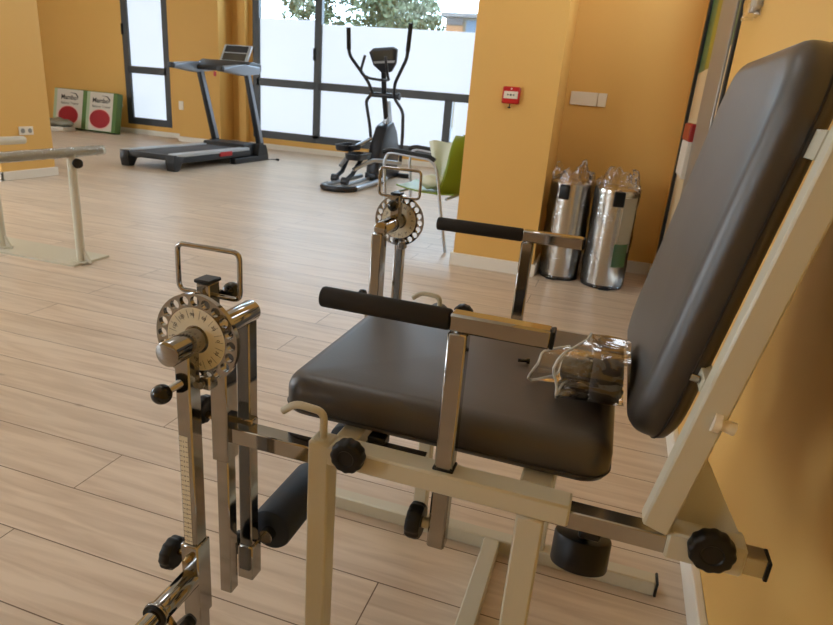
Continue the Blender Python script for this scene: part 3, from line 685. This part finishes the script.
# seat (local -x = forward)
sm = MB(); rings = []
for k in range(10):
    t = k/9; x = -.24+.46*t; z = .412+.02*(1-t)**3-.01*math.sin(t*PI)
    ring = []
    for i in range(13):
        v = -1+2*i/12; ring.append((x, v*(.215-.02*abs(t-.5)), z+.012*v*v))
    rings.append(ring)
top = [[L(*p) for p in r] for r in rings]; bot = [[L(p[0], p[1], p[2]-.012) for p in r] for r in rings]
sm.ring_loft([t+b[::-1] for t, b in zip(top, bot)]); sm.build('seat', M['green_pl'], gc)
bm_ = MB(); rings = []
for k in range(12):
    t = k/11; z = .405+.425*t; x0 = .215+.06*t+.03*math.sin(t*PI)
    hw = .235*(1-max(0, (t-.45)/.55)**2.6*.62)
    ring = []; rb = []
    for i in range(15):
        v = -1+2*i/14; ring.append(L(x0-.12*v*v, v*hw, z)); rb.append(L(x0-.12*v*v+.014, v*hw, z))
    rings.append(ring+rb[::-1])
bm_.ring_loft(rings); bm_.build('backrest', M['green_pl'], gc)
# pale shape standing in for window glare on the backrest's inner face
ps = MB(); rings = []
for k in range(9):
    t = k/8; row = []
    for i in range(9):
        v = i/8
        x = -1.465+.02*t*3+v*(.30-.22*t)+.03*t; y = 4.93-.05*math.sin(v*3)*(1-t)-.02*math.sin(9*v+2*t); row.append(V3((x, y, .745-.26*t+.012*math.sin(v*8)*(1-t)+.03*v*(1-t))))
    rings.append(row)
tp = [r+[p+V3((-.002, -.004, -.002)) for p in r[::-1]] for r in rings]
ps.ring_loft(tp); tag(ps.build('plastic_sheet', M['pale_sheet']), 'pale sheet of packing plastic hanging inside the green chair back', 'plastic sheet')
for sy in (-1, 1):
    b = MB(); b.tube([L(.22, sy*.275, 0), L(.15, sy*.26, .30), L(.09, sy*.25, .60), L(.04, sy*.25, .655), L(-.30, sy*.25, .675), L(-.33, sy*.25, .60), L(-.30, sy*.25, .30), L(-.33, sy*.26, 0)], .0115, fillet=.05); b.build('leg', M['el_silver'], gc)
    b = MB(); b.tube([L(.07, sy*.25, .650), L(.03, sy*.25, .672), L(-.29, sy*.25, .690), L(-.34, sy*.25, .67)], .017, fillet=.03); b.build('arm_pad', M['black'], gc)
for q in (-.22, .18): MB().tube([L(q, -.245, .385), L(q, .245, .385)], .010).build('seat_rail', M['el_silver'], gc)
rnd = random.Random(9)
cb_ = bmesh.new(); bmesh.ops.create_icosphere(cb_, subdivisions=4, radius=1)
for v in cb_.verts:
    c = v.co; v.co = L(.00+c.x*.11, -.05+c.y*.10, .472+c.z*.052*(1+.25*math.sin(c.x*5)*math.cos(c.y*6)))
cl = MB(); cl.merge(cb_, True); tag(cl.build('plastic_bag', M['pale_sheet']), 'small crumpled white plastic bag on the green chair seat', 'bag')

# ------------------------------------------------------------------ bins wrapped in film
def bin_(x, y, label, labelled, seed):
    t = thing('pedal_bin', label, 'bin', (x, y, 0), 'steel pedal bins in the alcove')
    R = .128; H = .60
    MB().cyl((x, y, .022), (x, y, H), R, n=64).build('body', M['bin'], t)
    b = MB(); n_ = 64; prof = [(R+.004, H), (R+.005, H+.012), (R+.002, H+.030), (R-.02, H+.044), (R-.07, H+.052), (.005, H+.055)]
    b.ring_loft([[V3((x+r*math.cos(2*PI*i/n_), y+r*math.sin(2*PI*i/n_), z)) for i in range(n_)] for r, z in prof]); b.build('lid', M['bin'], t)
    MB().cyl((x, y, 0), (x, y, .024), R+.003, n=64, bev=.003).build('base_ring', M['black'], t)
    # hinge block at the front
    a = math.radians(-88); c = V3((x+R*math.cos(a), y+R*math.sin(a), 0))
    Mh = Matrix.Translation((x, y, 0)) @ Matrix.Rotation(math.radians(8 if labelled else -14), 4, 'Z')
    MB().box(-.034, .034, -R-.018, -R+.01, H-.085, H+.010, r=.010, M4=Matrix.Translation((0, 0, .018)) @ Mh).build('hinge_block', M['black'], t)
    MB().box(-.035, .035, -R-.03, -R+.02, .004, .016, r=.004, M4=Mh).build('pedal', M['black'], t)
    if labelled:
        for nm, a0, a1, z0, z1, mm in (('paper_label', -66, 6, .24, H-.01, M['paper']), ('green_label', -72, -22, .15, .30, M['green_label'])):
            b = MB(); N = 14; rr_ = R+(.0012 if mm is M['paper'] else .0022)
            b.ring_loft([[V3((x+q*math.cos(math.radians(a0+(a1-a0)*i/N)), y+q*math.sin(math.radians(a0+(a1-a0)*i/N)), z)) for i in range(N+1)] for q, z in ((rr_, z0), (rr_, z1))], closed=False, cap=False)
            b.build(nm, mm, t)
    # crumpled clear film, gathered loosely on top
    rnd = random.Random(seed); b = MB(); rings = []; N = 72
    zs = [.012, .05, .1, .16, .22, .28, .34, .40, .46, .52, .58, .63]
    for z in zs:
        ph = rnd.uniform(0, 6); rings.append([V3((x+(R+.010+.007*math.sin(9*2*PI*i/N+ph)*rnd.uniform(.3, 1)+rnd.uniform(-.002, .002))*math.cos(2*PI*i/N), y+(R+.010+.007*math.sin(7*2*PI*i/N+ph)*rnd.uniform(.3, 1))*math.sin(2*PI*i/N), z)) for i in range(N)])
    b.ring_loft(rings, cap=False)
    last = rings[-1]; pts = []; A_ = [rnd.uniform(0, 6.28) for _ in range(4)]
    for k in range(1, 8):
        q = k/7; row = []
        for i, p in enumerate(last):
            a = 2*PI*i/N; hz = .055+.035*math.sin(2*a+A_[0])+.022*math.sin(5*a+A_[1])+.012*math.sin(11*a+A_[2])
            kk = 1-.30*q**2*(1+.5*math.sin(3*a+A_[3]))+.06*math.sin(9*a+6*q)*q
            row.append(V3((x+(p.x-x)*kk+rnd.uniform(-.004, .004), y+(p.y-y)*kk+rnd.uniform(-.004, .004), .63+hz*1.25*math.sin(q*1.9)+rnd.uniform(-.004, .004))))
        pts.append(row)
    b.ring_loft([last]+pts, cap=False)
    b.build('clear_wrap', M['film'], t)
bin_(-.265, 4.235, 'polished steel pedal bin in clear wrap without label, standing against the yellow pier', False, 3)
bin_(.022, 4.18, 'polished steel pedal bin in clear wrap with white paper and green label', True, 8)

# ------------------------------------------------------------------ wall things
cp = thing('fire_alarm_call_point', 'small red fire alarm call point with white panel on the yellow pier', 'fire alarm', (-.708, 4.09, 1.08))
MB().box(-.762, -.655, 4.065, 4.10, 1.082, 1.182, r=.006).build('housing', M['red_pl'], cp)
MB().box(-.752, -.665, 4.060, 4.066, 1.112, 1.155, r=.002).build('front_panel', M['white_pl'], cp)
b = MB(); b.cyl((-.708, 4.0605, 1.134), (-.708, 4.0585, 1.134), .006)
for s_ in (-1, 1): b.prism([(-.708+s_*.010, 4.0595, 1.134), (-.708+s_*.022, 4.0595, 1.140), (-.708+s_*.022, 4.0595, 1.128)], (0, -.001, 0))
b.build('arrow_symbol', M['ink'], cp)
b = MB(); b.cyl((-.708, 4.0645, 1.170), (-.708, 4.062, 1.170), .005); b.build('indicator', M['white_pl'], cp)
b = MB(); b.cyl((-.710, 4.078, 1.083), (-.712, 4.076, 1.064), .003); b.ball((-.712, 4.076, 1.060), .010, 8, (1, 1, .5)); b.build('test_key', M['black'], cp)
pl = thing('blank_switch_plate', 'long cream blank switch plate on the alcove wall above the bins', 'wall plate', (-.275, 4.64, 1.10))
MB().box(-.396, -.215, 4.638, 4.65, 1.108, 1.196, r=.003).build('cover', M['white_pl'], pl)
MB().box(-.213, -.155, 4.638, 4.65, 1.108, 1.196, r=.003).build('cover', M['white_pl'], pl)
so = thing('power_socket', 'white double power socket low on the left pier', 'socket', (-5.545, 4.85, .45))
MB().box(-5.555, -5.545, 4.775, 4.935, .415, .495, r=.003).build('cover', M['white_pl'], so)
for y in (4.815, 4.895):
    b = MB(); b.cyl((-5.5455, y, .455), (-5.5425, y, .455), .022); b.build('outlet', M['alu'], so)
s2 = MB(); s2.box(-7.235, -7.145, 9.328, 9.34, .52, .66, r=.003); so2 = s2.build('wall_socket', M['white_pl']); tag(so2, 'white upright wall socket on the pilaster right of the narrow window', 'socket')
s3 = MB(); s3.box(-8.80, -8.75, 9.715, 9.73, .44, .53, r=.004); tag(s3.build('wall_fitting', M['white_pl']), 'tiny white fitting on the wall left of the narrow window', 'wall fitting')
s4 = MB(); s4.box(-6.23, -6.19, 9.715, 9.73, .47, .56, r=.004); tag(s4.build('wall_fitting', M['white_pl']), 'tiny white fitting on the wall left of the wide window', 'wall fitting')
wb = thing('wrapped_thermostat', 'white wall thermostat in clear plastic high on the right wall by the door', 'thermostat', (.33, 2.5, 1.47))
MB().box(.325, .35, 2.44, 2.58, 1.445, 1.57, r=.006).build('housing', M['white_pl'], wb)
b = MB(); rings = []; rnd = random.Random(2)
for z in (1.422, 1.44, 1.47, 1.51, 1.55, 1.58): rings.append([V3((.3305+px+rnd.uniform(-.003, .003), 2.51+py+rnd.uniform(-.004, .004), z)) for px, py in rrect(.036, .165, .01, 5)])
b.ring_loft(rings); b.build('clear_wrap', M['film'], wb)
M['dark_red'] = mat('dark_red_plastic', srgb(150, 28, 22), .4)
rb_ = thing('red_box', 'red topped cream box fixed low on the glazed door behind the backrest', 'box', (.33, 3.75, .86))
MB().box(.318, .349, 3.62, 4.00, .97, 1.06, r=.006).build('lid', M['dark_red'], rb_); MB().box(.320, .349, 3.63, 3.99, .78, .97, r=.004).build('body', M['card'], rb_)

# ------------------------------------------------------------------ cardboard boxes at the far wall
def carton(x0, x1, y, lab, grp):
    t = thing('balance_trainer_box', lab, 'box', ((x0+x1)/2, y, 0), grp)
    w = x1-x0; H = .675; D = .13
    R = Matrix.Translation((x0, y, .0)) @ Matrix.Rotation(math.radians(-12), 4, 'X')
    R = Matrix.Translation((0, 0, .027)) @ R
    MB().box(0, w, 0, D, 0, H, r=.006, M4=R).build('carton', M['green_card'], t)
    MB().box(.07, w-.085, -.002, .001, .012, H-.01, M4=R).build('front_panel', M['card'], t)
    MB().box(.005, .07, -.002, .001, .012, H-.01, M4=R).build('side_stripe', M['pale_green_card'], t)
    b = MB(); c = R @ V3((w*.50, -.003, .225)); pts = [R @ V3((w*.47+.215*math.cos(2*PI*i/40), -.003, .215+.155*math.sin(2*PI*i/40))) for i in range(40)]
    pts2 = [R @ V3((w*.47+.230*math.cos(2*PI*i/40), -.0025, .215+.170*math.sin(2*PI*i/40))) for i in range(40)]
    bb = MB(); bb.prism(pts2, R.to_3x3() @ V3((0, .001, 0))); bb.build('oval_border', M['pale_sheet'] if False else mat('pink_print', srgb(226, 160, 150), .6), t)
    b.prism(pts, R.to_3x3() @ V3((0, .001, 0))); b.build('red_oval', M['red_print'], t)
    T = lambda s_, sz, x, z, bo: text_mb(s_, sz, R @ Matrix.Translation((x, -.003, z)) @ Matrix.Rotation(PI/2, 4, 'X'), .0006, bo)
    b = MB(); b.merge(T('Mambo', .115, w*.46, .525, True)); b.merge(T('Balance Trainer', .062, w*.5, .425, False))
    b.tube([R @ V3((w*.5+.0, -.003, .61)), R @ V3((w*.5+.12, -.003, .60)), R @ V3((w*.5+.17, -.003, .55)), R @ V3((w*.5+.165, -.003, .50))], [.002, .010, .012, .002], n=6)
    b.build('lettering', M['ink'], t)
    return t
carton(-9.88, -9.15, 9.20, 'white and green box with red oval, left one of the pair by the far wall', 'balance trainer boxes')
carton(-9.07, -8.42, 9.12, 'white and green box with red oval, right one of the pair by the far wall', 'balance trainer boxes')
pk = thing('wrapped_package', 'flat grey and white wrapped package lying before the left box', 'package', (-9.35, 8.85, 0))
MB().box(-9.78, -9.14, 8.72, 8.99, 0, .07, r=.01).build('lower_tray', M['card'], pk)
b = bmesh.new(); bmesh.ops.create_icosphere(b, subdivisions=4, radius=1); 
for v in b.verts:
    c = v.co.copy(); v.co = V3((-9.38+c.x*.32, 8.86+c.y*.12, .13+c.z*.075*(1+.3*math.sin(c.x*7+1)*math.cos(c.y*5))))
q = MB(); q.merge(b, True); q.build('dark_bundle', mat('grey_bundle', srgb(128, 124, 108), .3, bump=(30, .5, .01)), pk)

# ------------------------------------------------------------------ outside
o = MB().box(-30, 14, YF+.2, 60, -.25, -.15).build('ground', M['ext_ground']); struct(o)
def tree(x, y, r, h, label, seed):
    rnd = random.Random(seed); t = thing('tree', label, 'tree', (x, y, -.15), 'trees outside the wide window')
    b = MB(); b.tube([(x, y, -.15), (x+.05, y, h*.4), (x-.05, y+.05, h*.75)], [.14, .11, .06]); b.build('trunk', M['bark'], t)
    vs = []; fs = []; cl = [(rnd.uniform(-.75, .75)*r, rnd.uniform(-.6, .6)*r, rnd.uniform(-.6, .6)*r, rnd.uniform(.28, .5)*r) for _ in range(16)]
    for i in range(2600):
        c = cl[i % 16]; p = V3((rnd.gauss(0, 1), rnd.gauss(0, 1), rnd.gauss(0, 1))).normalized()*c[3]*rnd.uniform(.6, 1)+V3((x+c[0], y+c[1], h+c[2]))
        a = V3((rnd.uniform(-1, 1), rnd.uniform(-1, 1), rnd.uniform(-1, 1))).normalized(); bb = a.cross(V3((rnd.uniform(-1, 1), rnd.uniform(-1, 1), rnd.uniform(-1, 1)))).normalized()
        s_ = rnd.uniform(.05, .09); k = len(vs); vs += [p-a*s_, p+bb*s_*.45, p+a*s_, p-bb*s_*.45]; fs.append((k, k+1, k+2, k+3))
    me = bpy.data.meshes.new('crown'); me.from_pydata([tuple(v-V3((x, y, -.15))) for v in vs], [], fs); me.materials.append(M['leaf'])
    o = bpy.data.objects.new('crown', me); COL.objects.link(o); o.parent = t
tree(-7.35, 14.6, .92, 2.95, 'bushy green tree seen through the wide window, left one', 11)
tree(-5.2, 14.2, .90, 2.85, 'bushy green tree seen through the wide window, right one', 12)
tree(-6.5, 18.2, 1.0, 3.0, 'bushy green tree seen through the wide window, between and behind the other two', 13)
h = thing('house', 'pale house with grey flat roof and terracotta panel seen outside beyond the trees', 'building', (-6.3, 27, -.15))
MB().box(-7.45, -3.0, 26, 30, -.15, 4.0).build('wall', M['ext_wall'], h)
MB().box(-7.6, -2.8, 25.7, 30.4, 4.0, 4.14).build('roof', M['ext_roof'], h)
MB().box(-7.38, -6.75, 25.95, 26, 3.74, 3.98).build('window', M['ext_roof'], h)
MB().box(-7.40, -6.72, 25.93, 25.95, 3.40, 3.70).build('terracotta_panel', M['ext_orange'], h)
MB().box(-6.60, -5.2, 25.93, 26, 3.2, 3.92).build('shutter', M['ext_blue'], h)

# ------------------------------------------------------------------ light
M['led'] = mat('led_panel', (1, 1, 1, 1), .5, emit=((.95, .97, 1, 1), FILL_PANEL))
for x, y in ((-1.7, 1.9), (-4.6, 5.2), (-1.7, 6.6), (-4.6, 1.9)):  # fill panels added above view to lift the alcove and near floor
    t = thing('ceiling_light', 'white square ceiling light panel above the gym floor', 'ceiling light', (x, y, ZC-.03), 'ceiling lights')
    MB().box(x-.32, x+.32, y-.32, y+.32, ZC-.03, ZC, r=.004).build('frame', M['white_pl'], t)
    MB().box(x-.29, x+.29, y-.29, y+.29, ZC-.034, ZC-.029).build('diffuser', M['led'], t)
w = bpy.data.worlds.new('World'); S.world = w; w.use_nodes = True
bg = w.node_tree.nodes['Background']; bg.inputs['Color'].default_value = (.60, .79, 1, 1); bg.inputs['Strength'].default_value = WORLD
def area(name, loc, rot, sx, sy, power, col):
    l = bpy.data.lights.new(name, 'AREA'); l.shape = 'RECTANGLE'; l.size = sx; l.size_y = sy; l.energy = power; l.color = col
    o = bpy.data.objects.new(name, l); COL.objects.link(o); o.location = loc; o.rotation_euler = rot; return o
for nm, x0, x1, z0, z1 in (('window_portal', -4.8, -.3, 2.02, 3.2), ('window_portal', -5.97, -4.92, 2.07, 3.2), ('window_portal', -8.58, -7.78, 2.42, 3.2)):
    o = area(nm, ((x0+x1)/2, 9.83, (z0+z1)/2), (math.radians(-90), 0, 0), x1-x0, z1-z0, 1, (1, 1, 1)); o.data.cycles.is_portal = True
S.view_settings.view_transform = 'Standard'; S.view_settings.look = 'None'; S.view_settings.gamma = 1; S.view_settings.use_curve_mapping = False
S.view_settings.exposure = .22
